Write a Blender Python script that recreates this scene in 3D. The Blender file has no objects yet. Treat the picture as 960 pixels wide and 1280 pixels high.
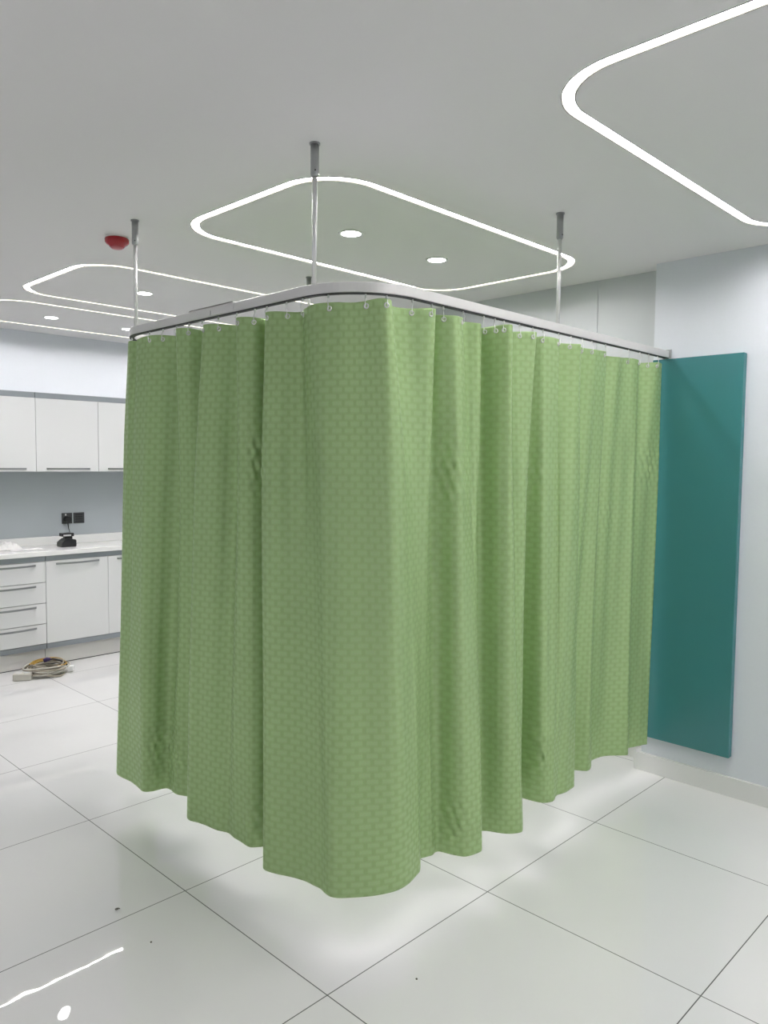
import bpy, bmesh, math, random
from mathutils import Vector, Matrix, noise

random.seed(7)
SC = bpy.context.scene
COL = SC.collection

# ------------------------------------------------------------------ camera
FPX, CAMZ = 967.262, 1.6
ROWS = ((0.6993154559781141, -0.7147494803108337, 0.009543239780884174),
        (-0.0395761776046196, -0.05204488179442206, -0.9978602389338961),
        (0.7137167639871785, 0.6974414030399957, -0.06468284261898442))   # right, down, forward
cam_d = bpy.data.cameras.new('camera')
cam = bpy.data.objects.new('camera', cam_d)
COL.objects.link(cam)
r_, d_, f_ = (Vector(v) for v in ROWS)
mw = Matrix((( r_.x, -d_.x, -f_.x, 0), (r_.y, -d_.y, -f_.y, 0), (r_.z, -d_.z, -f_.z, CAMZ), (0, 0, 0, 1)))
cam.matrix_world = mw
cam_d.sensor_fit = 'VERTICAL'
cam_d.sensor_height = 32.0
cam_d.lens = FPX / 1280.0 * 32.0
cam_d.clip_start = 0.02
SC.camera = cam

# ------------------------------------------------------------------ world, exposure
wd = bpy.data.worlds.new('world')
SC.world = wd
wd.use_nodes = True
wd.node_tree.nodes['Background'].inputs[0].default_value = (0.8, 0.87, 1.0, 1)
wd.node_tree.nodes['Background'].inputs[1].default_value = 0.3
SC.view_settings.view_transform = 'Standard'
SC.view_settings.look = 'None'
SC.view_settings.exposure = -0.40
SC.view_settings.gamma = 1.0
SC.view_settings.use_curve_mapping = False
LED_POWER = 78.0
SPOT_POWER = 34.0
try:
    SC.cycles.use_denoising = True
    SC.cycles.max_bounces = 12
    SC.cycles.diffuse_bounces = 7
    SC.cycles.sample_clamp_indirect = 6.0
except Exception:
    pass

# ------------------------------------------------------------------ helpers
def link_mesh(name, bm, mat, parent=None, smooth=False):
    bmesh.ops.recalc_face_normals(bm, faces=bm.faces)
    me = bpy.data.meshes.new(name)
    bm.to_mesh(me)
    bm.free()
    if smooth:
        me.polygons.foreach_set('use_smooth', [True] * len(me.polygons))
    o = bpy.data.objects.new(name, me)
    COL.objects.link(o)
    if mat:
        me.materials.append(mat)
    if parent:
        o.parent = parent
        o.matrix_parent_inverse = parent.matrix_basis.inverted()
    return o

def thing(name, label, cat, loc=(0, 0, 0), group=None):
    o = bpy.data.objects.new(name, None)
    COL.objects.link(o)
    o.empty_display_size = 0.05
    o.location = loc
    return tag(o, label, cat, group)

def tag(o, label, cat, group=None):
    o['label'] = label
    o['category'] = cat
    if group:
        o['group'] = group
    return o

def struct(o):
    o['kind'] = 'structure'
    return o

def box(bm, x0, x1, y0, y1, z0, z1, bev=0.0, seg=2):
    vs = [bm.verts.new((x, y, z)) for x in (x0, x1) for y in (y0, y1) for z in (z0, z1)]
    fs = [(0, 1, 3, 2), (4, 6, 7, 5), (0, 4, 5, 1), (2, 3, 7, 6), (0, 2, 6, 4), (1, 5, 7, 3)]
    faces = [bm.faces.new([vs[i] for i in f]) for f in fs]
    if bev > 0:
        es = list({e for f in faces for e in f.edges})
        bmesh.ops.bevel(bm, geom=es, offset=bev, segments=seg, profile=0.5, affect='EDGES')
    return bm

def tube(bm, pts, r, n=10, closed=False, cap=True):
    pts = [Vector(p) for p in pts]
    m = len(pts)
    rings = []
    up = Vector((0, 0, 1))
    prev = None
    for i, p in enumerate(pts):
        a = pts[(i - 1) % m] if (closed or i > 0) else p
        b = pts[(i + 1) % m] if (closed or i < m - 1) else p
        t = (b - a).normalized()
        if prev is None:
            ref = up if abs(t.z) < 0.9 else Vector((1, 0, 0))
            nrm = t.cross(ref).normalized()
        else:
            nrm = (prev - t * prev.dot(t)).normalized()
        prev = nrm
        bn = t.cross(nrm)
        rr = r[i] if isinstance(r, (list, tuple)) else r
        rings.append([bm.verts.new(p + rr * (math.cos(k * 2 * math.pi / n) * nrm + math.sin(k * 2 * math.pi / n) * bn)) for k in range(n)])
    for i in range(m if closed else m - 1):
        A, B = rings[i], rings[(i + 1) % m]
        for k in range(n):
            bm.faces.new((A[k], A[(k + 1) % n], B[(k + 1) % n], B[k]))
    if cap and not closed:
        bm.faces.new(rings[0][::-1])
        bm.faces.new(rings[-1])
    return bm

def lathe(bm, prof, c=(0, 0, 0), n=32):
    """prof: list of (radius, z) closed top and bottom on the axis"""
    rings = []
    for r, z in prof:
        if r < 1e-6:
            rings.append([bm.verts.new((c[0], c[1], c[2] + z))])
        else:
            rings.append([bm.verts.new((c[0] + r * math.cos(k * 2 * math.pi / n), c[1] + r * math.sin(k * 2 * math.pi / n), c[2] + z)) for k in range(n)])
    for A, B in zip(rings, rings[1:]):
        for k in range(n):
            k2 = (k + 1) % n
            if len(A) == 1 and len(B) == 1:
                continue
            if len(A) == 1:
                bm.faces.new((A[0], B[k2], B[k]))
            elif len(B) == 1:
                bm.faces.new((A[k], A[k2], B[0]))
            else:
                bm.faces.new((A[k], A[k2], B[k2], B[k]))
    return bm

def sweep(bm, path, prof, closed=False):
    """path in plan; prof: closed polygon of (offset to the left, z)"""
    m = len(path)
    rings = []
    for i in range(m):
        a = Vector(path[(i - 1) % m]) if (closed or i > 0) else Vector(path[i])
        b = Vector(path[(i + 1) % m]) if (closed or i < m - 1) else Vector(path[i])
        t = (b - a).normalized()
        nr = Vector((-t.y, t.x))
        p = Vector(path[i])
        rings.append([bm.verts.new((p.x + nr.x * o, p.y + nr.y * o, z)) for o, z in prof])
    k = len(prof)
    for i in range(m if closed else m - 1):
        A, B = rings[i], rings[(i + 1) % m]
        for j in range(k):
            bm.faces.new((A[j], A[(j + 1) % k], B[(j + 1) % k], B[j]))
    if not closed:
        bm.faces.new(rings[0])
        bm.faces.new(rings[-1][::-1])
    return bm

def rrect(x0, x1, y0, y1, r, n=14):
    out = []
    for cx, cy, a0 in ((x1 - r, y1 - r, 0), (x0 + r, y1 - r, 90), (x0 + r, y0 + r, 180), (x1 - r, y0 + r, 270)):
        for k in range(n + 1):
            a = math.radians(a0 + 90 * k / n)
            out.append((cx + r * math.cos(a), cy + r * math.sin(a)))
    return out

def arc(cx, cy, r, a0, a1, n=16):
    return [(cx + r * math.cos(math.radians(a0 + (a1 - a0) * k / n)), cy + r * math.sin(math.radians(a0 + (a1 - a0) * k / n))) for k in range(n + 1)]

# ------------------------------------------------------------------ materials
def mat(name, col, rough=0.5, metal=0.0, spec=0.5, bump=0.0, bscale=40.0, var=0.0, coat=0.0):
    m = bpy.data.materials.new(name)
    m.use_nodes = True
    nt = m.node_tree
    b = nt.nodes['Principled BSDF']
    b.inputs['Base Color'].default_value = (*col, 1)
    b.inputs['Roughness'].default_value = rough
    b.inputs['Metallic'].default_value = metal
    b.inputs['Specular IOR Level'].default_value = spec
    b.inputs['Coat Weight'].default_value = coat
    if bump or var:
        tc = nt.nodes.new('ShaderNodeTexCoord')
        nz = nt.nodes.new('ShaderNodeTexNoise')
        nz.inputs['Scale'].default_value = bscale
        nz.inputs['Detail'].default_value = 4
        nt.links.new(tc.outputs['Object'], nz.inputs['Vector'])
        if bump:
            bp = nt.nodes.new('ShaderNodeBump')
            bp.inputs['Strength'].default_value = bump
            bp.inputs['Distance'].default_value = 0.002
            nt.links.new(nz.outputs['Fac'], bp.inputs['Height'])
            nt.links.new(bp.outputs['Normal'], b.inputs['Normal'])
        if var:
            mx = nt.nodes.new('ShaderNodeMixRGB')
            mx.inputs['Color1'].default_value = (*[c * (1 - var) for c in col], 1)
            mx.inputs['Color2'].default_value = (*[min(1, c * (1 + var)) for c in col], 1)
            nt.links.new(nz.outputs['Fac'], mx.inputs['Fac'])
            nt.links.new(mx.outputs['Color'], b.inputs['Base Color'])
    return m

def emit(name, col, power):
    m = bpy.data.materials.new(name)
    m.use_nodes = True
    nt = m.node_tree
    b = nt.nodes['Principled BSDF']
    b.inputs['Base Color'].default_value = (0.9, 0.9, 0.9, 1)
    b.inputs['Emission Color'].default_value = (*col, 1)
    b.inputs['Emission Strength'].default_value = power
    return m

M_WALL = mat('wall_paint', (0.66, 0.69, 0.735), 0.45, bump=0.08, bscale=60, var=0.015)
M_CEIL = mat('ceiling_paint', (0.78, 0.765, 0.77), 0.6, bump=0.05, bscale=30)
M_BASE = mat('baseboard_tile', (0.74, 0.74, 0.73), 0.15, coat=0.3)
M_PLINTH = mat('plinth_laminate', (0.66, 0.645, 0.625), 0.25)
M_CAB = mat('white_gloss_laminate', (0.75, 0.755, 0.76), 0.16, coat=0.3)
M_CABGREY = mat('grey_aluminium_strip', (0.27, 0.295, 0.32), 0.4, metal=0.3)
M_SEAM = mat('dark_seam', (0.05, 0.055, 0.06), 0.6)
M_HANDLE = mat('brushed_steel_handle', (0.30, 0.31, 0.32), 0.32, metal=0.8)
M_COUNTER = mat('white_stone_worktop', (0.86, 0.86, 0.85), 0.14, var=0.02, bscale=90, coat=0.4)
M_ALU = mat('anodised_aluminium', (0.74, 0.73, 0.72), 0.40, metal=0.2, bump=0.03, bscale=200)
M_ROD = mat('polished_rod', (0.84, 0.84, 0.83), 0.25, metal=0.35)
M_SLEEVE = mat('satin_grey_sleeve', (0.36, 0.37, 0.37), 0.35, metal=0.5)
M_SLOT = mat('track_slot_black', (0.015, 0.015, 0.017), 0.6)
M_TEAL = mat('teal_vinyl_board', (0.040, 0.185, 0.195), 0.24, spec=0.5, bump=0.05, bscale=6, var=0.03)
M_RED = mat('red_plastic', (0.33, 0.003, 0.010), 0.2)
M_REDPALE = mat('pale_pink_lens', (0.45, 0.10, 0.12), 0.3)
M_WHITEPL = mat('white_plastic', (0.82, 0.82, 0.81), 0.35)
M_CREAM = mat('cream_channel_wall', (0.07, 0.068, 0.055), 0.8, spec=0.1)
M_LED = emit('led_diffuser', (1.0, 0.965, 0.97), LED_POWER)
M_SPOT = emit('downlight_lens', (0.97, 1.0, 0.97), SPOT_POWER)
M_CLEARHOOK = mat('pale_nylon_hook', (0.78, 0.79, 0.79), 0.25)
M_NICKEL = mat('nickel_eyelet', (0.90, 0.90, 0.88), 0.2, metal=0.4)
M_BLACK = mat('black_plastic', (0.012, 0.012, 0.014), 0.3)
M_BLACKSOFT = mat('dark_grey_faceplate', (0.04, 0.043, 0.045), 0.4)
M_PALELABEL = mat('pale_label', (0.6, 0.6, 0.6), 0.4)
M_CABLE = mat('beige_cable_jacket', (0.30, 0.27, 0.21), 0.4)
M_CABLEW = mat('white_cable_jacket', (0.50, 0.48, 0.43), 0.35)
M_CABLEY = mat('mustard_cable_jacket', (0.42, 0.26, 0.04), 0.4)
M_PURPLE = mat('purple_plug_plastic', (0.035, 0.02, 0.09), 0.3)
M_PAPER = mat('white_paper', (0.84, 0.83, 0.82), 0.7, bump=0.2, bscale=40)
M_DEBRIS = mat('dark_metal_swarf', (0.10, 0.09, 0.07), 0.35, metal=0.7)

# polished porcelain floor with fine dark joints
TX, TY, TP = 1.482, 1.667, 0.797
def floor_mat():
    m = bpy.data.materials.new('polished_porcelain_tiles')
    m.use_nodes = True
    nt = m.node_tree
    N, L = nt.nodes, nt.links
    b = N['Principled BSDF']
    geo = N.new('ShaderNodeNewGeometry')
    sep = N.new('ShaderNodeSeparateXYZ')
    L.new(geo.outputs['Position'], sep.inputs[0])
    def math_(op, a, bb=None, c=None):
        n = N.new('ShaderNodeMath'); n.operation = op
        for i, v in enumerate((a, bb, c)):
            if v is None: continue
            if isinstance(v, (int, float)): n.inputs[i].default_value = v
            else: L.new(v, n.inputs[i])
        return n.outputs[0]
    cells, dist = [], []
    for ax, o in ((0, TX), (1, TY)):
        t = math_('DIVIDE', math_('SUBTRACT', sep.outputs[ax], o), TP)
        cells.append(math_('FLOOR', t))
        fr = math_('FRACT', t)
        dist.append(math_('MULTIPLY', math_('MINIMUM', fr, math_('SUBTRACT', 1.0, fr)), TP))
    dmin = math_('MINIMUM', dist[0], dist[1])
    joint = math_('LESS_THAN', dmin, 0.0018)
    cb = N.new('ShaderNodeCombineXYZ')
    L.new(cells[0], cb.inputs[0]); L.new(cells[1], cb.inputs[1])
    wn = N.new('ShaderNodeTexWhiteNoise'); wn.noise_dimensions = '3D'
    L.new(cb.outputs[0], wn.inputs['Vector'])
    # tone: tiny tile to tile change and soft clouding
    nz = N.new('ShaderNodeTexNoise'); nz.inputs['Scale'].default_value = 2.2; nz.inputs['Detail'].default_value = 3
    L.new(geo.outputs['Position'], nz.inputs['Vector'])
    tone = math_('ADD', math_('MULTIPLY', wn.outputs['Value'], 0.3), math_('MULTIPLY', nz.outputs['Fac'], 0.7))
    ramp = N.new('ShaderNodeMixRGB')
    ramp.inputs['Color1'].default_value = (0.67, 0.67, 0.665, 1)
    ramp.inputs['Color2'].default_value = (0.73, 0.73, 0.725, 1)
    L.new(tone, ramp.inputs['Fac'])
    mx = N.new('ShaderNodeMixRGB')
    L.new(joint, mx.inputs['Fac']); L.new(ramp.outputs[0], mx.inputs['Color1'])
    mx.inputs['Color2'].default_value = (0.05, 0.05, 0.05, 1)
    L.new(mx.outputs[0], b.inputs['Base Color'])
    b.inputs['Roughness'].default_value = 0.03
    L.new(math_('ADD', math_('MULTIPLY', joint, 0.6), 0.015), b.inputs['Roughness'])
    b.inputs['IOR'].default_value = 1.75
    # gentle waviness of the polish, different on every tile
    av = N.new('ShaderNodeVectorMath'); av.operation = 'MULTIPLY_ADD'
    L.new(wn.outputs['Color'], av.inputs[0]); av.inputs[1].default_value = (40, 40, 40)
    L.new(geo.outputs['Position'], av.inputs[2])
    n2 = N.new('ShaderNodeTexNoise'); n2.inputs['Scale'].default_value = 5.0; n2.inputs['Detail'].default_value = 2.0
    L.new(av.outputs[0], n2.inputs['Vector'])
    bp = N.new('ShaderNodeBump'); bp.inputs['Strength'].default_value = 0.25; bp.inputs['Distance'].default_value = 0.002
    L.new(n2.outputs['Fac'], bp.inputs['Height'])
    L.new(bp.outputs['Normal'], b.inputs['Normal'])
    return m
M_FLOOR = floor_mat()

def curtain_mat():
    m = bpy.data.materials.new('green_woven_curtain_fabric')
    m.use_nodes = True
    nt = m.node_tree
    N, L = nt.nodes, nt.links
    b = N['Principled BSDF']
    out = N['Material Output']
    uv = N.new('ShaderNodeUVMap'); uv.uv_map = 'UVMap'
    sep = N.new('ShaderNodeSeparateXYZ'); L.new(uv.outputs[0], sep.inputs[0])
    def math_(op, a, bb=None):
        n = N.new('ShaderNodeMath'); n.operation = op
        for i, v in enumerate((a, bb)):
            if v is None: continue
            if isinstance(v, (int, float)): n.inputs[i].default_value = v
            else: L.new(v, n.inputs[i])
        return n.outputs[0]
    def band(v, lo, hi, s):
        a = N.new('ShaderNodeMapRange'); a.interpolation_type = 'SMOOTHSTEP'
        L.new(v, a.inputs['Value']); a.inputs['From Min'].default_value = lo - s; a.inputs['From Max'].default_value = lo + s
        c = N.new('ShaderNodeMapRange'); c.interpolation_type = 'SMOOTHSTEP'
        L.new(v, c.inputs['Value']); c.inputs['From Min'].default_value = hi - s; c.inputs['From Max'].default_value = hi + s
        c.inputs['To Min'].default_value = 1; c.inputs['To Max'].default_value = 0
        return math_('MULTIPLY', a.outputs[0], c.outputs[0])
    row = math_('DIVIDE', sep.outputs[1], 0.0215)
    ri = math_('FLOOR', row)
    u = math_('ADD', math_('DIVIDE', sep.outputs[0], 0.045), math_('MULTIPLY', math_('MODULO', ri, 2.0), 0.5))
    fu, fv = math_('FRACT', u), math_('FRACT', row)
    bar = math_('MULTIPLY', band(fu, 0.13, 0.87, 0.05), band(fv, 0.22, 0.80, 0.09))
    gap = math_('SUBTRACT', 1.0, band(fu, 0.13, 0.87, 0.05))
    pat = math_('ADD', math_('MULTIPLY', bar, 0.62), math_('SUBTRACT', 0.38, math_('MULTIPLY', gap, 0.38)))
    # slow variation in how strongly the weave shows
    nz = N.new('ShaderNodeTexNoise'); nz.inputs['Scale'].default_value = 1.2
    L.new(uv.outputs[0], nz.inputs['Vector'])
    c = N.new('ShaderNodeMixRGB')
    c.inputs['Color1'].default_value = (0.345, 0.500, 0.215, 1)
    c.inputs['Color2'].default_value = (0.405, 0.570, 0.265, 1)
    L.new(pat, c.inputs['Fac'])
    # fine threads
    th = N.new('ShaderNodeTexNoise'); th.inputs['Scale'].default_value = 1.0; th.inputs['Detail'].default_value = 1
    mp = N.new('ShaderNodeMapping'); mp.inputs['Scale'].default_value = (260, 900, 1)
    L.new(uv.outputs[0], mp.inputs['Vector']); L.new(mp.outputs[0], th.inputs['Vector'])
    c2 = N.new('ShaderNodeMixRGB'); c2.blend_type = 'MULTIPLY'; c2.inputs['Fac'].default_value = 0.25
    L.new(c.outputs[0], c2.inputs['Color1']); L.new(th.outputs['Color'], c2.inputs['Color2'])
    c3 = N.new('ShaderNodeHueSaturation'); c3.inputs['Value'].default_value = 1.12
    L.new(c2.outputs[0], c3.inputs['Color'])
    L.new(c3.outputs[0], b.inputs['Base Color'])
    r = N.new('ShaderNodeMapRange'); L.new(pat, r.inputs['Value'])
    r.inputs['To Min'].default_value = 0.60; r.inputs['To Max'].default_value = 0.38
    L.new(r.outputs[0], b.inputs['Roughness'])
    b.inputs['Specular IOR Level'].default_value = 0.6
    mt = N.new('ShaderNodeMapRange'); L.new(pat, mt.inputs['Value'])
    mt.inputs['To Min'].default_value = 0.18; mt.inputs['To Max'].default_value = 0.42
    L.new(mt.outputs[0], b.inputs['Metallic'])
    b.inputs['Sheen Weight'].default_value = 0.0
    b.inputs['Sheen Roughness'].default_value = 0.4
    bp = N.new('ShaderNodeBump'); bp.inputs['Strength'].default_value = 0.35; bp.inputs['Distance'].default_value = 0.0006
    L.new(pat, bp.inputs['Height']); L.new(bp.outputs['Normal'], b.inputs['Normal'])
    tr = N.new('ShaderNodeBsdfTranslucent'); L.new(c3.outputs[0], tr.inputs['Color'])
    mx = N.new('ShaderNodeMixShader'); mx.inputs[0].default_value = 0.08
    L.new(b.outputs[0], mx.inputs[1]); L.new(tr.outputs[0], mx.inputs[2]); L.new(mx.outputs[0], out.inputs['Surface'])
    return m
M_CURT = curtain_mat()

# ------------------------------------------------------------------ room shell
CZ = 2.61                       # ceiling height
WX, WX2 = 3.80, 3.935           # front part of the right wall stands proud of the recessed part
JOG = 1.806
WY = 6.40                       # wall behind the cabinets
LX, FY = -3.2, -3.6

bm = bmesh.new(); box(bm, LX - .1, WX2 + .2, FY - .1, WY + .1, -0.08, 0.0)
struct(link_mesh('floor', bm, M_FLOOR))
bm = bmesh.new(); box(bm, LX - .1, WX2 + .2, WY, WY + .1, 0.0, CZ + .06)
struct(link_mesh('wall_back', bm, M_WALL))
bm = bmesh.new()
pl_ = [(WX, FY), (WX2 + .2, FY), (WX2 + .2, WY), (WX2, WY), (WX2, JOG), (WX, JOG)]
lo = [bm.verts.new((x, y, 0)) for x, y in pl_]; hi = [bm.verts.new((x, y, CZ + .06)) for x, y in pl_]
bm.faces.new(lo); bm.faces.new(hi)
for i in range(6):
    bm.faces.new((lo[i], lo[(i + 1) % 6], hi[(i + 1) % 6], hi[i]))
struct(link_mesh('wall_right', bm, M_WALL))
bm = bmesh.new(); box(bm, LX - .1, LX, FY, WY, 0.0, CZ + .06)
struct(link_mesh('wall_left', bm, M_WALL))
bm = bmesh.new(); box(bm, LX - .1, WX2 + .2, FY - .1, FY, 0.0, CZ + .06)
struct(link_mesh('wall_front', bm, M_WALL))

M_RECESS = mat('recess_wall_grey', (0.54, 0.56, 0.58), 0.4, bump=0.05, bscale=50)  # recessed part of the right wall, greyer and darker than the other walls
M_SPLASH_SHADE = mat('splashback_shade_grey', (0.40, 0.435, 0.46), 0.35, var=0.03, bscale=3)  # splashback panel, its grey includes the shade under the wall cabinets
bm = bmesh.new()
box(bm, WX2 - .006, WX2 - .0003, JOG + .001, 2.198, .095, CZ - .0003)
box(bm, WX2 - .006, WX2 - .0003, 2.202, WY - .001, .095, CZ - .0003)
struct(link_mesh('trim_1', bm, M_RECESS))
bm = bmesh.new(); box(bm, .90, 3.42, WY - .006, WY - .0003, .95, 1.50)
struct(link_mesh('trim_2', bm, M_SPLASH_SHADE))

# baseboards (tile skirting), right wall wraps the corner
BT = 0.018
bm = bmesh.new()
path = [(WX - BT / 2, FY + .01), (WX - BT / 2, JOG + BT / 2 + .012), (WX2 - BT / 2, JOG + BT / 2 + .012), (WX2 - BT / 2, WY - .01)]
pl_ = [(WX - BT, FY), (WX - .0005, FY), (WX - .0005, JOG + .0005), (WX2 - .0005, JOG + .0005), (WX2 - .0005, WY), (WX2 - BT, WY), (WX2 - BT, JOG + .032), (WX - BT, JOG + .032)]
lo = [bm.verts.new((x, y, 0.0005)) for x, y in pl_]; hi = [bm.verts.new((x, y, .094)) for x, y in pl_]
bm.faces.new(lo); bm.faces.new(hi)
for i in range(8):
    bm.faces.new((lo[i], lo[(i + 1) % 8], hi[(i + 1) % 8], hi[i]))
struct(link_mesh('baseboard_right', bm, M_BASE))
bm = bmesh.new(); box(bm, LX + .0005, LX + BT, FY, WY, 0.0005, .094)
struct(link_mesh('baseboard_left', bm, M_BASE))
bm = bmesh.new(); box(bm, LX + BT, WX - BT, FY + .0005, FY + BT, 0.0005, .094)
struct(link_mesh('baseboard_front', bm, M_BASE))
bm = bmesh.new(); box(bm, LX + BT, 0.88, WY - BT, WY - .0005, 0.0005, .094)
struct(link_mesh('baseboard_back', bm, M_BASE))

# ceiling slab with the grooves of the light loops cut out
CR, HW = 0.22, 0.020
LOOPS = [  # x0, x1, y0, y1, label
    (1.826, 3.585, 0.20, 1.222, 'large rounded LED loop nearest the camera, cut off by the right edge of the photo'),
    (1.826, 3.585, 2.070, 3.075, 'rounded rectangular LED loop recessed in the ceiling directly above the curtained cubicle'),
    (1.826, 3.585, 3.880, 4.915, 'rounded rectangular LED loop behind the red smoke detector, second beyond the curtain corner'),
    (1.826, 3.585, 5.190, 6.070, 'rounded rectangular LED loop farthest back, close to the wall above the white cabinets'),
    (1.826, 3.585, -1.60, -0.60, 'added LED loop, unseen behind the camera, right-hand row, nearer loop'),  # this loop and the next are unseen, added to light the floor
    (1.826, 3.585, -3.20, -2.20, 'added LED loop, unseen behind the camera, right-hand row, farther loop'),
    (-2.40, -0.64, 0.20, 1.222, 'added LED loop, unseen in the left-hand row, level with the camera'),  # left-hand loops are unseen, added to light the left side of the curtain
    (-2.40, -0.64, 3.880, 4.915, 'rounded rectangular LED loop in the left-hand row, level with the smoke detector'),
]
cu = bpy.data.curves.new('ceiling', 'CURVE')
cu.dimensions = '2D'; cu.fill_mode = 'BOTH'; cu.extrude = 0.022
def spl(pts):
    s = cu.splines.new('POLY'); s.points.add(len(pts) - 1)
    for p, (x, y) in zip(s.points, pts): p.co = (x, y, 0, 1)
    s.use_cyclic_u = True
spl([(LX - .05, FY - .05), (WX2 + .15, FY - .05), (WX2 + .15, WY + .05), (LX - .05, WY + .05)])
for x0, x1, y0, y1, _ in LOOPS:
    spl(rrect(x0 - HW, x1 + HW, y0 - HW, y1 + HW, CR + HW))
    spl(rrect(x0 + HW, x1 - HW, y0 + HW, y1 - HW, CR - HW))
tmp = bpy.data.objects.new('tmp', cu); COL.objects.link(tmp)
me = bpy.data.meshes.new_from_object(tmp)
bpy.data.objects.remove(tmp); bpy.data.curves.remove(cu)
me.materials.clear(); me.materials.append(M_CEIL)
ceil = bpy.data.objects.new('ceiling', me); COL.objects.link(ceil)
me.transform(Matrix.Translation((0, 0, CZ + 0.022)))
struct(ceil)
bm = bmesh.new(); box(bm, LX - .1, WX2 + .2, FY - .1, WY + .1, CZ + .061, CZ + .10)
struct(link_mesh('ceiling_deck', bm, M_CEIL))

for x0, x1, y0, y1, lab in LOOPS:
    t = thing('led_loop_light', lab, 'ceiling light', ((x0 + x1) / 2, (y0 + y1) / 2, CZ), 'LED loops in the ceiling')
    path = rrect(x0, x1, y0, y1, CR)
    w = HW - 0.0005
    bm = bmesh.new()
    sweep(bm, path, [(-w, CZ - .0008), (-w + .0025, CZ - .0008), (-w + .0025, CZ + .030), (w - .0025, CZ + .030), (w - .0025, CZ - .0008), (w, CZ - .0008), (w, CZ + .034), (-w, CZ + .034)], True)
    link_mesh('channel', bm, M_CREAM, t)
    bm = bmesh.new()
    sweep(bm, path, [(-w + .003, CZ + .009), (w - .003, CZ + .009), (w - .003, CZ + .012), (-w + .003, CZ + .012)], True)
    link_mesh('diffuser', bm, M_LED, t)

# downlights
SPOTS = [
    (2.394, 2.560, 'round white downlight inside the LED loop above the cubicle, the one nearer the curtain corner'),
    (2.990, 2.570, 'round white downlight inside the LED loop above the cubicle, the one nearer the right wall'),
    (2.390, 4.390, 'round white downlight beside the thin rod at the curtain left end, inside the second loop'),
    (2.345, 5.640, 'round white downlight farthest left, above the white wall cabinets'),
    (2.950, 5.680, 'round white downlight just above the left end of the curtain track'),
    (2.990, 4.390, 'round white downlight inside the second loop, hidden behind the curtain track'),
    (2.39, 0.70, 'round white downlight inside the loop in front of the curtain, left one'),
    (2.99, 0.70, 'round white downlight inside the loop in front of the curtain, right one'),
    (-1.5, 0.70, 'added round downlight, unseen in the left-hand row, level with the camera'),  # left-hand downlights are unseen, added as fill light
    (-1.5, 2.56, 'added round downlight, unseen in the left-hand row, level with the cubicle'),
]
for x, y, lab in SPOTS:
    t = thing('downlight', lab, 'downlight', (x, y, CZ), 'round downlights in the ceiling')
    bm = bmesh.new()
    lathe(bm, [(.044, -.0005), (.044, -.0045), (.052, -.004), (.056, -.0005), (.044, -.0005)], (x, y, CZ), 40)
    link_mesh('trim_ring', bm, M_WHITEPL, t, True)
    bm = bmesh.new()
    lathe(bm, [(0, -.0005), (.0435, -.0005), (.0435, -.0035), (.030, -.006), (0, -.007)], (x, y, CZ), 40)
    link_mesh('lens', bm, M_SPOT, t, True)

# smoke detector
t = thing('smoke_detector', 'round red smoke detector on the ceiling beside the left suspension rod', 'smoke detector', (1.718, 3.40, CZ))
bm = bmesh.new()
lathe(bm, [(0, -.0005), (.054, -.0005), (.053, -.003), (.050, -.005), (0, -.005)], (1.718, 3.40, CZ), 40)
link_mesh('mounting_base', bm, M_WHITEPL, t, True)
bm = bmesh.new()
lathe(bm, [(0, -.005), (.050, -.005), (.054, -.009), (.053, -.024), (.045, -.032), (.036, -.037), (.031, -.045), (0, -.045)], (1.718, 3.40, CZ), 40)
link_mesh('housing', bm, M_RED, t, True)
bm = bmesh.new()
lathe(bm, [(0, -.045), (.027, -.045), (.027, -.048), (.022, -.051), (0, -.052)], (1.718, 3.40, CZ), 32)
link_mesh('lens_cap', bm, M_REDPALE, t, True)

# ------------------------------------------------------------------ teal wall board
bm = bmesh.new(); box(bm, 3.762, WX - .001, 1.347, 1.792, .193, 2.124, .004, 3)
o = link_mesh('wall_protection_board', bm, M_TEAL)
tag(o, 'tall flat teal padded board fixed upright on the right wall beside the curtain end', 'wall board')

# ------------------------------------------------------------------ curtain track
RZ0, RZ1, RW = 2.134, 2.168, 0.011
track_path = [(WX - .003, 1.735), (3.0, 1.735), (2.4, 1.735)] + arc(1.90, 1.985, .25, 270, 180, 20) + \
             [(1.65, 2.4), (1.65, 2.8)] + arc(1.90, 3.08, .25, 180, 90, 20) + [(2.5, 3.33), (3.2, 3.33), (WX2 - .003, 3.33)]
tr = thing('curtain_track', 'silver aluminium ceiling-hung curtain track bent around the cubicle above the green curtain', 'curtain track', (1.65, 1.735, RZ1))
bm = bmesh.new()
sweep(bm, track_path, [(-RW, RZ0 + .002), (-RW + .002, RZ0), (-.004, RZ0), (-.004, RZ0 + .012), (.004, RZ0 + .012), (.004, RZ0), (RW - .002, RZ0), (RW, RZ0 + .002), (RW, RZ1 - .002), (RW - .002, RZ1), (-RW + .002, RZ1), (-RW, RZ1 - .002)])
link_mesh('rail', bm, M_ALU, tr)
bm = bmesh.new()
sweep(bm, track_path, [(-.0105, RZ0 - .0030), (.0105, RZ0 - .0030), (.0105, RZ0 - .0002), (-.0105, RZ0 - .0002)])
link_mesh('slot_lip', bm, M_SLOT, tr)
bm = bmesh.new()
box(bm, 1.6365, 1.6385, 2.370, 2.660, RZ0 + .003, RZ1 + .0045, .0006, 1)
box(bm, 1.6365, 1.6635, 2.370, 2.660, RZ1 + .0005, RZ1 + .0045, .0006, 1)
link_mesh('splice_plate', bm, M_ALU, tr)
bm = bmesh.new(); tube(bm, [(1.6363, 2.514, RZ0 + .004), (1.6363, 2.514, RZ0 + .022)], .0012, 8)
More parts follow.
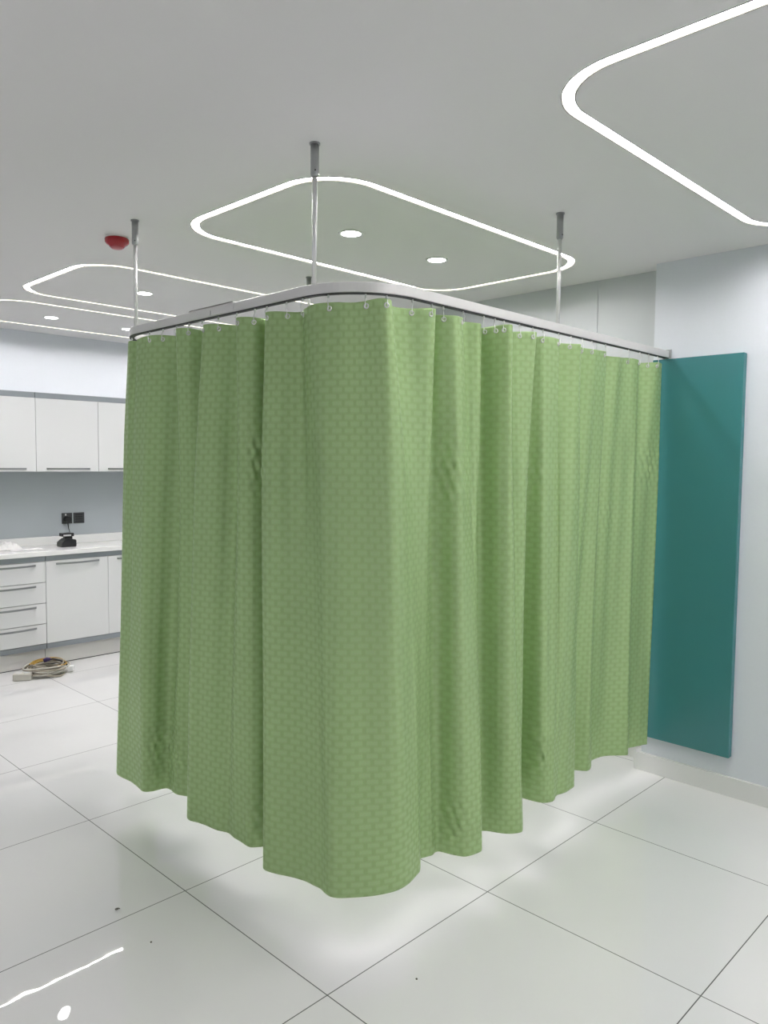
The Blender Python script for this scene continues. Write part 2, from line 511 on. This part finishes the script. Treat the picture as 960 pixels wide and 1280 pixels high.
link_mesh('splice_screw', bm, M_SLEEVE, tr)
bm = bmesh.new(); box(bm, WX - .0045, WX - .0005, 1.712, 1.758, RZ0 - .004, RZ1 + .006, .001, 1)
link_mesh('wall_bracket', bm, M_SLEEVE, tr)
bm = bmesh.new(); box(bm, WX2 - .0045, WX2 - .0005, 3.307, 3.353, RZ0 - .004, RZ1 + .006, .001, 1)
link_mesh('wall_bracket', bm, M_SLEEVE, tr)

# suspension rods
RODS = [
    (1.650, 1.936, 'thin silver suspension rod at the front curved corner of the track, tallest in view'),
    (1.648, 3.100, 'thin silver suspension rod holding the left end of the track, beside the red smoke detector'),
    (2.779, 1.735, 'thin silver suspension rod holding the right half of the track before the grey wall'),
    (2.800, 3.330, 'suspension rod on the rear run of the track, mostly hidden behind the middle rod'),
]
for x, y, lab in RODS:
    t = thing('suspension_rod', lab, 'suspension rod', (x, y, CZ), 'rods hanging the curtain track from the ceiling')
    bm = bmesh.new(); lathe(bm, [(0, -.0005), (.0175, -.0005), (.0175, -.005), (0, -.005)], (x, y, CZ), 28)
    link_mesh('ceiling_flange', bm, M_SLEEVE, t)
    bm = bmesh.new(); lathe(bm, [(0, -.005), (.0135, -.005), (.0135, -.098), (.0105, -.104), (0, -.104)], (x, y, CZ), 28)
    link_mesh('sleeve', bm, M_SLEEVE, t, True)
    bm = bmesh.new(); lathe(bm, [(0, RZ1 + .0005), (.0078, RZ1 + .0005), (.0078, CZ - .104), (0, CZ - .104)], (x, y, 0), 20)
    link_mesh('rod', bm, M_ROD, t, True)
    d = Vector((-.55, -.83, 0)) if x < 2 else Vector((-.2, -.98, 0))
    p = Vector((x, y, CZ - .088))
    bm = bmesh.new(); tube(bm, [p + d * .0125, p + d * .0155], .0024, 10)
    link_mesh('set_screw', bm, M_SLOT, t)

# ------------------------------------------------------------------ curtain
# plan outline of the upper edge and of the hem; 'a' numbers pair the same fold above and below
TOP = [  # x, y, anchor
 (1.86, 3.325, 0), (1.76, 3.29, None), (1.675, 3.21, None), (1.616, 3.10, 1), (1.640, 3.055, None), (1.634, 3.02, None), (1.592, 2.985, None),
 (1.598, 2.895, 2), (1.616, 2.83, None), (1.655, 2.775, None), (1.660, 2.735, None), (1.600, 2.690, None), (1.582, 2.655, 3), (1.605, 2.61, None), (1.655, 2.585, None), (1.655, 2.555, None),
 (1.605, 2.512, 4), (1.626, 2.446, None), (1.662, 2.390, None), (1.658, 2.35, None), (1.604, 2.30, 5), (1.628, 2.235, None), (1.678, 2.212, 6), (1.680, 2.18, None), (1.625, 2.160, None), (1.612, 2.130, 7),
 (1.626, 2.079, None), (1.660, 2.025, None), (1.650, 1.985, 8), (1.634, 1.915, None), (1.655, 1.825, 9), (1.690, 1.755, None), (1.715, 1.693, None), (1.748, 1.685, 10), (1.790, 1.728, None),
 (1.854, 1.722, None), (1.920, 1.680, 11), (1.960, 1.686, None), (1.995, 1.742, None), (2.016, 1.715, 12), (2.055, 1.678, None), (2.117, 1.700, None), (2.18, 1.745, None),
 (2.232, 1.712, 13), (2.268, 1.740, None), (2.310, 1.765, None), (2.322, 1.725, None), (2.340, 1.662, 14), (2.375, 1.675, None), (2.41, 1.748, None), (2.466, 1.715, None), (2.546, 1.682, 15), (2.590, 1.735, None), (2.632, 1.708, 16),
 (2.745, 1.708, None), (2.800, 1.745, None), (2.880, 1.690, 17), (2.940, 1.730, None), (2.996, 1.742, 18), (3.065, 1.716, None), (3.190, 1.737, 19), (3.262, 1.772, None),
 (3.340, 1.750, 20), (3.410, 1.757, None), (3.510, 1.742, 21), (3.590, 1.765, None), (3.665, 1.725, None), (3.738, 1.733, 22)]
HEM = [
 (1.88, 3.400, 0), (1.79, 3.405, None), (1.69, 3.385, None), (1.636, 3.310, 1), (1.612, 3.234, None), (1.624, 3.139, None),
 (1.612, 3.023, 2), (1.640, 2.984, None), (1.684, 2.965, None), (1.684, 2.872, 3), (1.706, 2.800, None), (1.728, 2.745, None), (1.700, 2.700, None), (1.630, 2.680, None),
 (1.612, 2.640, 4), (1.625, 2.585, None), (1.638, 2.496, None), (1.655, 2.436, None), (1.649, 2.352, 5), (1.648, 2.290, None), (1.690, 2.245, 6), (1.702, 2.205, None), (1.635, 2.170, None), (1.596, 2.132, 7),
 (1.605, 2.076, None), (1.628, 2.017, None), (1.652, 1.938, 8), (1.645, 1.836, 9), (1.690, 1.786, None), (1.754, 1.734, None), (1.845, 1.709, None), (1.915, 1.716, 10), (1.985, 1.744, None),
 (2.030, 1.775, 11), (2.085, 1.762, None), (2.130, 1.764, 12), (2.165, 1.690, None), (2.232, 1.668, None), (2.268, 1.700, None), (2.300, 1.760, 13),
 (2.340, 1.768, None), (2.385, 1.745, None), (2.418, 1.692, 14), (2.472, 1.648, None), (2.520, 1.672, None), (2.570, 1.760, 15), (2.640, 1.845, None), (2.715, 1.835, None), (2.752, 1.745, 16),
 (2.795, 1.715, None), (2.862, 1.738, 17), (2.930, 1.726, None), (3.005, 1.738, None), (3.050, 1.790, 18), (3.130, 1.815, None), (3.192, 1.765, 19), (3.260, 1.775, None), (3.330, 1.797, 20),
 (3.420, 1.790, None), (3.510, 1.740, 21), (3.600, 1.765, None), (3.718, 1.737, 22)]

def catmull(P, n):
    out = []
    m = len(P)
    for i in range(m - 1):
        p0, p1, p2, p3 = P[max(0, i - 1)], P[i], P[i + 1], P[min(m - 1, i + 2)]
        for k in range(n):
            t = k / n
            a = [0.5 * ((2 * p1[j]) + (-p0[j] + p2[j]) * t + (2 * p0[j] - 5 * p1[j] + 4 * p2[j] - p3[j]) * t * t + (-p0[j] + 3 * p1[j] - 3 * p2[j] + p3[j]) * t ** 3) for j in (0, 1)]
            # stay close to the polyline so folds keep their crisp turns
            b_ = [p1[j] + (p2[j] - p1[j]) * t for j in (0, 1)]
            out.append([a[j] * .9 + b_[j] * .1 for j in (0, 1)])
    out.append(list(P[-1][:2]))
    return out

def resample(Q, n):
    d = [0]
    for a, b_ in zip(Q, Q[1:]):
        d.append(d[-1] + math.dist(a, b_))
    out, j = [], 0
    for k in range(n):
        s = d[-1] * k / n
        while d[j + 1] < s: j += 1
        t = (s - d[j]) / max(1e-9, d[j + 1] - d[j])
        out.append([Q[j][i] + (Q[j + 1][i] - Q[j][i]) * t for i in (0, 1)])
    return out, d[-1]

def dense(P):
    c = catmull(P, 12)
    anchors = [i * 12 for i, p in enumerate(P) if p[2] is not None]
    return [c[a:b_ + 1] for a, b_ in zip(anchors, anchors[1:])], c[-1]

tseg, tl = dense(TOP)
hseg, hl = dense(HEM)
tpts, hpts, ulen = [], [], [0.0]
for a, b_ in zip(tseg, hseg):
    la = sum(math.dist(p, q) for p, q in zip(a, a[1:])); lb = sum(math.dist(p, q) for p, q in zip(b_, b_[1:]))
    n = max(4, int(round(max(la, lb) / 0.0065)))
    ra, _ = resample(a, n); rb, _ = resample(b_, n)
    tpts += ra; hpts += rb
    for k in range(n): ulen.append(ulen[-1] + (0.5 * la + 0.5 * lb) / n)
tpts.append(tl); hpts.append(hl)
NU = len(tpts)
def deepen(P, k=1.45):
    for q in P:
        if q[0] < 1.86 and q[1] > 1.95:
            if q[0] > 1.65 and q[1] < 3.15: q[0] = 1.65 + (q[0] - 1.65) * k
        elif q[0] > 1.95 and q[1] > 1.735 and q[1] < 2: q[1] = 1.735 + (q[1] - 1.735) * k
deepen(tpts); deepen(hpts)
TZ, HZ = 2.097, 0.170
# crumples: plan x, plan y, z, radius, strength
CRUMPLE = [(2.09, 1.70, 1.56, .085, .010), (2.60, 1.71, 1.56, .075, .011), (1.66, 2.20, 1.60, .10, .012), (3.66, 1.74, 1.60, .09, .008),
           (1.66, 2.90, .34, .12, .011), (2.14, 1.72, .30, .09, .009), (2.70, 1.78, .36, .11, .010), (1.68, 2.26, .30, .08, .008), (3.30, 1.75, 1.35, .10, .004)]
NV = 300
bm = bmesh.new()
uvl = bm.loops.layers.uv.new('UVMap')
grid = []
for i in range(NU):
    tp, hp = Vector(tpts[i]), Vector(hpts[i])
    i0, i1 = max(0, i - 1), min(NU - 1, i + 1)
    col = []
    for j in range(NV + 1):
        v = j / NV
        # slight scalloping between the hooks at the top, slightly uneven hem
        z = TZ + (HZ - TZ) * v
        z += (1 - v) ** 20 * 0.0035 * math.sin(ulen[i] * 2 * math.pi / .26) + v ** 6 * 0.003 * noise.noise((ulen[i] * 3, 0, 7))
        s = v ** 0.9
        p = tp.lerp(hp, s)
        tan = (Vector(tpts[i1]) - Vector(tpts[i0])).lerp(Vector(hpts[i1]) - Vector(hpts[i0]), s).normalized()
        nr = Vector((tan.y, -tan.x))
        d = (0.006 * noise.noise((ulen[i] * 7, z * .9, 1.0)) + 0.005 * noise.noise((ulen[i] * 15, z * .7, 9.0))) * min(1, v * 5)
        env = min(1, v * 3.5) * (1 - .65 * max(0, (v - .75) / .25))
        d += env * 0.026 * noise.noise((ulen[i] * 11, z * .35, 21.0))
        d += 0.0012 * noise.noise((ulen[i] * 22, z * 2.6, 4.0))
        for cx, cy, cz, cr, cs in CRUMPLE:
            q = ((p.x - cx) ** 2 + (p.y - cy) ** 2) / (cr * .9) ** 2 + ((z - cz) / cr) ** 2
            if q < 6:
                g = math.exp(-q)
                uu, zz = ulen[i], z - cz
                d += cs * .28 * g * (math.sin(175 * uu + 70 * zz) + .8 * math.sin(150 * uu - 95 * zz + cx * 9)) * (1 + noise.noise((uu * 30, z * 30, 2)))
        p = p + nr * d
        col.append(bm.verts.new((p.x, p.y, z)))
    grid.append(col)
for i in range(NU - 1):
    for j in range(NV):
        f = bm.faces.new((grid[i][j], grid[i + 1][j], grid[i + 1][j + 1], grid[i][j + 1]))
        for lp, (a, b_) in zip(f.loops, ((i, j), (i + 1, j), (i + 1, j + 1), (i, j + 1))):
            lp[uvl].uv = (ulen[a] + 3.0, (TZ - HZ) * (1 - b_ / NV) + 1.0)
curtain = thing('privacy_curtain', 'long pleated green woven privacy curtain hanging from the track around the cubicle', 'curtain', (1.65, 1.735, HZ))
cl = link_mesh('cloth', bm, M_CURT, curtain, True)
sm = cl.modifiers.new('thickness', 'SOLIDIFY'); sm.thickness = 0.0012; sm.offset = 0.0

# ------------------------------------------------------------------ hooks and eyelets
def project(p):
    q = Vector(p) - Vector((0, 0, CAMZ))
    return 480 + FPX * q.dot(r_) / q.dot(f_), 640 + FPX * q.dot(d_) / q.dot(f_), q.dot(f_)

# where the gliders sit along the track (arc position measured from the wall end, metres)
fine = []
for a, b_ in zip(track_path, track_path[1:]):
    n = max(1, int(math.dist(a, b_) / .004))
    fine += [((a[0] + (b_[0] - a[0]) * k / n), (a[1] + (b_[1] - a[1]) * k / n)) for k in range(n)]
arcs = [0.0]
for a, b_ in zip(fine, fine[1:]): arcs.append(arcs[-1] + math.dist(a, b_))
HOOK_S = [0.104, 0.2, 0.292, 0.405, 0.621, 0.741, 0.821, 0.913, 1.009, 1.125, 1.197, 1.289, 1.389, 1.445, 1.513, 1.633, 1.741, 1.801, 1.897, 2.0, 2.069, 2.191, 2.298, 2.382, 2.491, 2.56, 2.668, 2.785, 2.894, 2.987, 3.08, 3.185, 3.293, 3.502]
def at_s(s):
    k = min(range(len(arcs)), key=lambda i: abs(arcs[i] - s))
    return fine[k], k
ORD = ['first', 'second', 'third', 'fourth', 'fifth', 'sixth', 'seventh', 'eighth', 'ninth', 'tenth', 'eleventh', 'twelfth', 'thirteenth', 'fourteenth', 'fifteenth', 'sixteenth',
       'seventeenth', 'eighteenth', 'nineteenth', 'twentieth', 'twenty-first', 'twenty-second', 'twenty-third', 'twenty-fourth', 'twenty-fifth', 'twenty-sixth', 'twenty-seventh', 'twenty-eighth', 'twenty-ninth', 'thirtieth', 'thirty-first', 'thirty-second', 'thirty-third', 'thirty-fourth', 'thirty-fifth']
top_pts = [(tpts[i], i) for i in range(NU)]
EZ = TZ - 0.017
for n, s in enumerate(HOOK_S):
    (gx, gy), _ = at_s(s)
    # nearest cloth column to the glider
    hx = project((gx, gy, RZ0))[0]
    near = [k for k in range(6, NU - 6) if math.dist(tpts[k], (gx, gy)) < .11]
    best = min(abs(project((*tpts[k], TZ))[0] - hx) for k in near)
    i = min((k for k in near if abs(project((*tpts[k], TZ))[0] - hx) < best + 1.2), key=lambda k: project((*tpts[k], TZ))[2])
    c = grid_top = Vector((tpts[i][0], tpts[i][1], 0))
    tan = Vector((tpts[i + 2][0] - tpts[i - 2][0], tpts[i + 2][1] - tpts[i - 2][1], 0)).normalized()
    nr = Vector((tan.y, -tan.x, 0))
    if nr.dot(Vector((1, 1, 0))) > 0: nr = -nr      # towards the outside of the cubicle
    corner = 'front track run' if gx > 1.905 else ('curved track corner' if gy < 1.99 else 'left track run')
    t = thing('curtain_hook', 'small pale curtain hook, %s from the right wall, on the %s' % (ORD[n], corner), 'curtain hook', (gx, gy, RZ0), 'hooks carrying the green curtain')
    bm = bmesh.new()
    lathe(bm, [(0, RZ0 + .008), (.0032, RZ0 + .008), (.0032, RZ0 - .006), (.0042, RZ0 - .008), (.0042, RZ0 - .0125), (0, RZ0 - .0135)], (gx, gy, 0), 12)
    link_mesh('glider', bm, M_CLEARHOOK, t, True)
    e = c + nr * .0022; e.z = EZ
    g = Vector((gx, gy, RZ0 - .0125))
    mid = (g + e) / 2
    pts = []
    outp = e + nr * .006
    for P0, P1 in ((g, Vector((outp.x, outp.y, e.z + .014))),):
        for k in range(8):
            q = P0.lerp(P1, k / 7); q += nr * .004 * math.sin(k / 7 * math.pi)
            pts.append(q)
    pts += [outp + Vector((0, 0, .006)), outp + Vector((0, 0, -.001)), e + nr * .002 + Vector((0, 0, -.0025))]
    bm = bmesh.new(); tube(bm, pts, .00125, 7)
    link_mesh('wire_hook', bm, M_CLEARHOOK, t, True)
    # eyelet pressed in the cloth (part of the curtain)
    bm = bmesh.new()
    ring = []
    for k in range(20):
        a = k * 2 * math.pi / 20
        ring.append(c + nr * .0008 + tan * (.0068 * math.cos(a)) + Vector((0, 0, EZ + .0068 * math.sin(a))))
    tube(bm, ring, .0024, 8, closed=True)
    link_mesh('eyelet', bm, M_NICKEL, curtain, True)

# ------------------------------------------------------------------ cabinets
def bow_handle(parent, xa, xb, y, z, bow=.032):
    pts, n = [], 18
    xm = (xa + xb) / 2
    L_ = (xb - xa) / 2
    for k in range(n + 1):
        x = xa + (xb - xa) * k / n
        u = (x - xm) / L_
        pts.append((x, y - .009 - bow * (1 - u * u) * .8, z))
    bm = bmesh.new()
    # flat section bar
    rings = []
    for x, yy, zz in pts:
        rings.append([bm.verts.new(v) for v in ((x, yy - .004, zz - .007), (x, yy + .004, zz - .007), (x, yy + .004, zz + .007), (x, yy - .004, zz + .007))])
    for A, B in zip(rings, rings[1:]):
        for k in range(4):
            bm.faces.new((A[k], A[(k + 1) % 4], B[(k + 1) % 4], B[k]))
    bm.faces.new(rings[0]); bm.faces.new(rings[-1])
    for x in (xa + .006, xb - .006):
        box(bm, x - .005, x + .005, y - .012, y + .0005, z - .005, z + .005)
    return link_mesh('handle', bm, M_HANDLE, parent)

LF = 5.96     # lower fronts
def lower_unit(x0, x1, kind, label):
    t = thing('base_cabinet', label, 'cabinet', ((x0 + x1) / 2, LF + .2, 0))
    bm = bmesh.new(); box(bm, x0 + .002, x1 - .002, LF + .021, WY - .002, .137, .857)
    link_mesh('body', bm, M_CAB, t)
    bm = bmesh.new(); box(bm, x0 + .0025, x1 - .0025, LF + .004, LF + .021, .818, .8575)
    link_mesh('top_rail', bm, M_CABGREY, t)
    bm = bmesh.new(); box(bm, x0 + .0025, x1 - .0025, LF + .004, LF + .021, .1375, .176)
    link_mesh('bottom_rail', bm, M_CABGREY, t)
    if kind == 'drawers':
        zs = [.178, .335, .495, .655, .816]
        for a, b_ in list(zip(zs, zs[1:]))[::-1]:
            bm = bmesh.new(); box(bm, x0 + .0025, x1 - .0025, LF, LF + .020, a + .0026, b_ - .0026, .0012, 1)
            d = link_mesh('drawer_front', bm, M_CAB, t)
            bow_handle(d, x0 + .079, x1 - .079, LF, b_ - .026)
    else:
        xs = [x0, (x0 + x1) / 2, x1]
        for a, b_ in zip(xs, xs[1:]):
            bm = bmesh.new(); box(bm, a + .0015, b_ - .0015, LF, LF + .020, .179, .815, .0012, 1)
            d = link_mesh('door', bm, M_CAB, t)
            bow_handle(d, a + .078, b_ - .078, LF, .791)
    bm = bmesh.new(); box(bm, x0 + .002, x1 - .002, 6.001, 6.019, .006, .1355)
    link_mesh('kickboard', bm, M_PLINTH, t)
    bm = bmesh.new(); box(bm, x0 + .002, x1 - .002, 6.003, 6.019, 0.0, .006)
    link_mesh('floor_seal', bm, M_SLOT, t)
    return t
lower_unit(1.90, 2.40, 'drawers', 'white base cabinet with four drawers under the worktop, at the left edge')
lower_unit(2.40, 3.40, 'doors', 'white base cabinet with tall doors beside the drawer stack, half hidden by the curtain')
lower_unit(0.90, 1.90, 'doors', 'white base cabinet with doors left of the drawer stack, outside the left edge')

UF = 6.10
def upper_unit(x0, x1, label):
    t = thing('wall_cabinet', label, 'cabinet', ((x0 + x1) / 2, UF + .15, 1.50))
    bm = bmesh.new(); box(bm, x0 + .002, x1 - .002, UF + .021, WY - .002, 1.500, 2.107)
    link_mesh('body', bm, M_CAB, t)
    bm = bmesh.new(); box(bm, x0 + .0025, x1 - .0025, UF + .004, UF + .021, 2.066, 2.108)
    link_mesh('top_rail', bm, M_CABGREY, t)
    n = round((x1 - x0) / .5)
    for k in range(n):
        a, b_ = x0 + k * .5, x0 + k * .5 + .5
        bm = bmesh.new(); box(bm, a + .0015, b_ - .0015, UF, UF + .020, 1.499, 2.063, .0012, 1)
        d = link_mesh('door', bm, M_CAB, t)
        bow_handle(d, a + .078, b_ - .078, UF, 1.521)
    return t
upper_unit(1.90, 2.40, 'single-door white wall cabinet with a grey top strip at the left edge')
upper_unit(2.40, 3.40, 'white wall cabinet with grey top strip above the sockets, running behind the curtain')
upper_unit(0.90, 1.90, 'white wall cabinet left of the others, outside the left edge')

# worktop with upstand
t = thing('worktop', 'long white stone worktop with upstand on the base cabinets', 'worktop', (2.15, 6.17, .858))
bm = bmesh.new(); box(bm, .90, 3.42, 5.938, WY - .002, .858, .8945, .003, 2)
link_mesh('slab', bm, M_COUNTER, t)
bm = bmesh.new(); box(bm, .90, 3.42, 6.372, WY - .0065, .8945, .963, .002, 2)
link_mesh('upstand', bm, M_COUNTER, t)

# ------------------------------------------------------------------ sockets, charger
SY = WY - .006
for x0, x1, lab, sw in ((2.712, 2.799, 'dark grey square wall socket with the charger plug in it', 0), (2.811, 2.903, 'dark grey square blank-looking wall plate right of the plugged socket', 1)):
    t = thing('wall_socket', lab, 'socket', ((x0 + x1) / 2, SY, 1.06))
    bm = bmesh.new(); box(bm, x0, x1, SY - .009, SY - .0005, 1.060, 1.150, .003, 2)
    link_mesh('faceplate', bm, M_BLACKSOFT, t)
    if sw:
        for k in range(4):
            bm = bmesh.new(); box(bm, x0 + .014, x1 - .014, SY - .0115, SY - .0092, 1.070 + k * .019, 1.083 + k * .019, .001, 1)
            link_mesh('switch', bm, M_BLACK, t)
    else:
        bm = bmesh.new(); box(bm, x0 + .024, x0 + .036, SY - .0125, SY - .0092, 1.127, 1.142, .001, 1)
        link_mesh('switch', bm, M_PALELABEL, t)

cx, cy, cz = 2.655, 6.17, .8947
t = thing('battery_charger', 'black battery charger with corded plug standing on the white worktop', 'battery charger', (cx, cy, cz))
bm = bmesh.new()
prof = [(-.060, 0), (.060, 0), (.060, .055), (.030, .062), (-.018, .068), (-.034, .050), (-.060, .036)]
A = [bm.verts.new((cx + a, cy - .050, cz + b_)) for a, b_ in prof]
B = [bm.verts.new((cx + a, cy + .050, cz + b_)) for a, b_ in prof]
bm.faces.new(A); bm.faces.new(B)
for k in range(len(prof)):
    bm.faces.new((A[k], A[(k + 1) % len(prof)], B[(k + 1) % len(prof)], B[k]))
bmesh.ops.bevel(bm, geom=list(bm.edges), offset=.004, segments=2, affect='EDGES')
link_mesh('cradle', bm, M_BLACK, t)
bm = bmesh.new()
box(bm, cx - .048, cx + .045, cy - .040, cy + .030, cz + .083, cz + .110, .004, 2)
box(bm, cx - .020, cx + .040, cy - .020, cy + .020, cz + .058, cz + .085, .003, 2)
bk = link_mesh('battery_pack', bm, M_BLACK, t)
bm = bmesh.new(); box(bm, cx - .042, cx + .020, cy - .0415, cy - .0395, cz + .087, cz + .099)
lb = link_mesh('label_strip', bm, M_PALELABEL, bk)
bm = bmesh.new()
px, pz = 2.752, 1.098
tube(bm, [(px, SY - .044, pz), (px, SY - .0095, pz)], [.026, .029], 20)
pg = link_mesh('plug', bm, M_BLACK, t, False)
bm = bmesh.new()
cord = catmull([(px, SY - .034, 0), (px, SY - .034, 0)], 1)
pts = [(px, SY - .030, pz - .020), (px + .001, SY - .031, pz - .045), (px + .004, SY - .032, pz - .075), (px + .007, SY - .045, pz - .10), (px - .01, SY - .07, pz - .13), (px - .03, SY - .10, pz - .155), (cx + .06, cy + .053, cz + .03)]
tube(bm, pts, [.007, .005, .0028, .0026, .0026, .0026, .0026], 8)
link_mesh('cord', bm, M_BLACK, t, True)

# papers on the worktop
def crumpled(name, x0, x1, y0, y1, z0, h, seed, label):
    bm = bmesh.new()
    n, m = 18, 14
    g = [[None] * (m + 1) for _ in range(n + 1)]
    for i in range(n + 1):
        for j in range(m + 1):
            u, v = i / n, j / m
            e = min(1, 5 * min(u, 1 - u, v, 1 - v))
            z = z0 + .0012 + h * e * (.55 + .45 * (noise.noise((u * 3 + seed, v * 3, seed)) + .3 * noise.noise((u * 9, v * 9, seed))))
            g[i][j] = bm.verts.new((x0 + (x1 - x0) * u + .01 * noise.noise((v * 4, seed, 0)), y0 + (y1 - y0) * v + .01 * noise.noise((u * 4, seed, 3)), z))
    for i in range(n):
        for j in range(m):
            bm.faces.new((g[i][j], g[i + 1][j], g[i + 1][j + 1], g[i][j + 1]))
    o = link_mesh(name, bm, M_PAPER)
    s = o.modifiers.new('thickness', 'SOLIDIFY'); s.thickness = .001; s.offset = 1
    return tag(o, label, 'paper')
crumpled('crumpled_paper', 2.12, 2.325, 6.20, 6.36, .8947, .070, 3.1, 'crumpled white paper heap on the worktop at the left edge of the photo')
crumpled('paper_sheet', 2.20, 2.44, 6.07, 6.19, .8947, .005, 8.4, 'flat white paper sheet on the worktop in front of the crumpled heap')

# ------------------------------------------------------------------ cable coil on the floor
CX, CY = 2.315, 5.765
t = thing('cable_coil', 'coiled beige and mustard extension cable with sockets lying on the floor before the drawers', 'cable coil', (CX, CY, 0))
rnd = random.Random(11)
def loop_pts(rx, ry, z, ox, oy, ph, tilt, turns=1.0, n=64):
    out = []
    for k in range(int(n * turns) + 1):
        a = ph + 2 * math.pi * k / n
        w = 1 + .05 * math.sin(3 * a + ph) + .03 * math.sin(5 * a + ph * 2)
        out.append(Vector((CX + ox + rx * w * math.cos(a), CY + oy + ry * w * math.sin(a), max(.0045, z + tilt * math.sin(a + ph) + .006 * math.sin(2 * a + ph)))))
    return out
ux, uy = ROWS[0][0], ROWS[0][1]
for k in range(11):
    bm = bmesh.new()
    pts = loop_pts(.125 + rnd.uniform(-.022, .022), .120 + rnd.uniform(-.022, .022), .010 + .0058 * k, rnd.uniform(-.015, .015), rnd.uniform(-.02, .02), rnd.uniform(0, 6.28), rnd.uniform(.002, .012), 1.0)
    tube(bm, pts[:-1], .0058, 8, closed=True)
    link_mesh('cable_loop', bm, M_CABLE if k % 3 else M_CABLEW, t, True)
for k in range(3):
    bm = bmesh.new()
    pts = loop_pts(.112 + .008 * k, .105 + .006 * k, .062 + .007 * k, .022, .015, 4.9 + .2 * k, .006, .62)
    tube(bm, pts, .0045, 8)
    link_mesh('mustard_cable', bm, M_CABLEY, t, True)
bm = bmesh.new()
pts = catmull([(CX + .02, CY + .10, 0), (CX + .07, CY + .09, 0)], 1)
dark = [(CX + .035, CY + .09, .066), (CX + .075, CY + .07, .072), (CX + .115, CY + .03, .062), (CX + .135, CY - .02, .045), (CX + .14, CY - .05, .022)]
tube(bm, [(a, b_, c + .012) for a, b_, c in dark], .0058, 8)
link_mesh('black_lead', bm, M_BLACK, t, True)
bm = bmesh.new(); tube(bm, [(CX + .015, CY + .095, .074), (CX + .04, CY + .088, .084), (CX + .062, CY + .078, .084)], [.014, .017, .010], 12)
link_mesh('purple_plug', bm, M_PURPLE, t, True)
# white plug on the right, extension socket block on the left
def obox(c, hx, hy, hz, ang, bev, name, m):
    bm = bmesh.new(); box(bm, -hx, hx, -hy, hy, -hz, hz, bev, 2)
    bm.transform(Matrix.Translation(c) @ Matrix.Rotation(ang, 4, 'Z'))
    return link_mesh(name, bm, m, t)
obox(Vector((CX + .145, CY - .085, .030)), .020, .016, .020, -.6, .004, 'white_plug', M_WHITEPL)
blk = obox(Vector((CX - .195, CY - .055, .026)), .062, .034, .025, -.55, .006, 'socket_block', M_CABLEW)
for k in range(2):
    bm = bmesh.new()
    o_ = Vector((CX - .195, CY - .055, .0515)) + Vector((math.cos(-.55), math.sin(-.55), 0)) * (-.028 + .056 * k)
    lathe(bm, [(0, .0), (.021, .0), (.021, .003), (.017, .003), (.016, .0012), (0, .0012)], o_, 20)
    link_mesh('outlet', bm, M_PALELABEL, t)
bm = bmesh.new()
tube(bm, [(CX - .145, CY - .085, .03), (CX - .12, CY - .10, .03), (CX - .09, CY - .11, .03), (CX - .05, CY - .118, .03)], .0045, 8)
link_mesh('cable_tail', bm, M_CABLE, t, True)
bm = bmesh.new()
tube(bm, [(CX - .15, CY + .10, .042), (CX - .11, CY + .075, .052), (CX - .06, CY + .03, .060), (CX - .02, CY - .02, .062)], .0045, 8)
link_mesh('cable_tail', bm, M_CABLE, t, True)

# ------------------------------------------------------------------ debris on the tiles
bm = bmesh.new()
dx, dy = 1.2448, 2.521
tube(bm, [(dx + .008 * math.cos(a), dy + .007 * math.sin(a), .003 + .0012 * a) for a in [k * .35 for k in range(14)]], .0018, 6)
tag(link_mesh('metal_shaving', bm, M_DEBRIS, None, True), 'small curled dark metal shaving on the floor tile, left of the curtain', 'debris')
def speck(name, x, y, r, label):
    bm = bmesh.new()
    lathe(bm, [(0, 0.0002), (r, .0002), (r * .8, r * .8), (0, r)], (x, y, 0), 7)
    tag(link_mesh(name, bm, M_DEBRIS), label, 'debris')
speck('floor_speck', 1.726, 1.526, .0035, 'tiny dark grit speck on the tile in front of the curtain corner')
speck('floor_speck', 1.237, 2.271, .0035, 'tiny dark grit speck on the tile below the metal shaving')
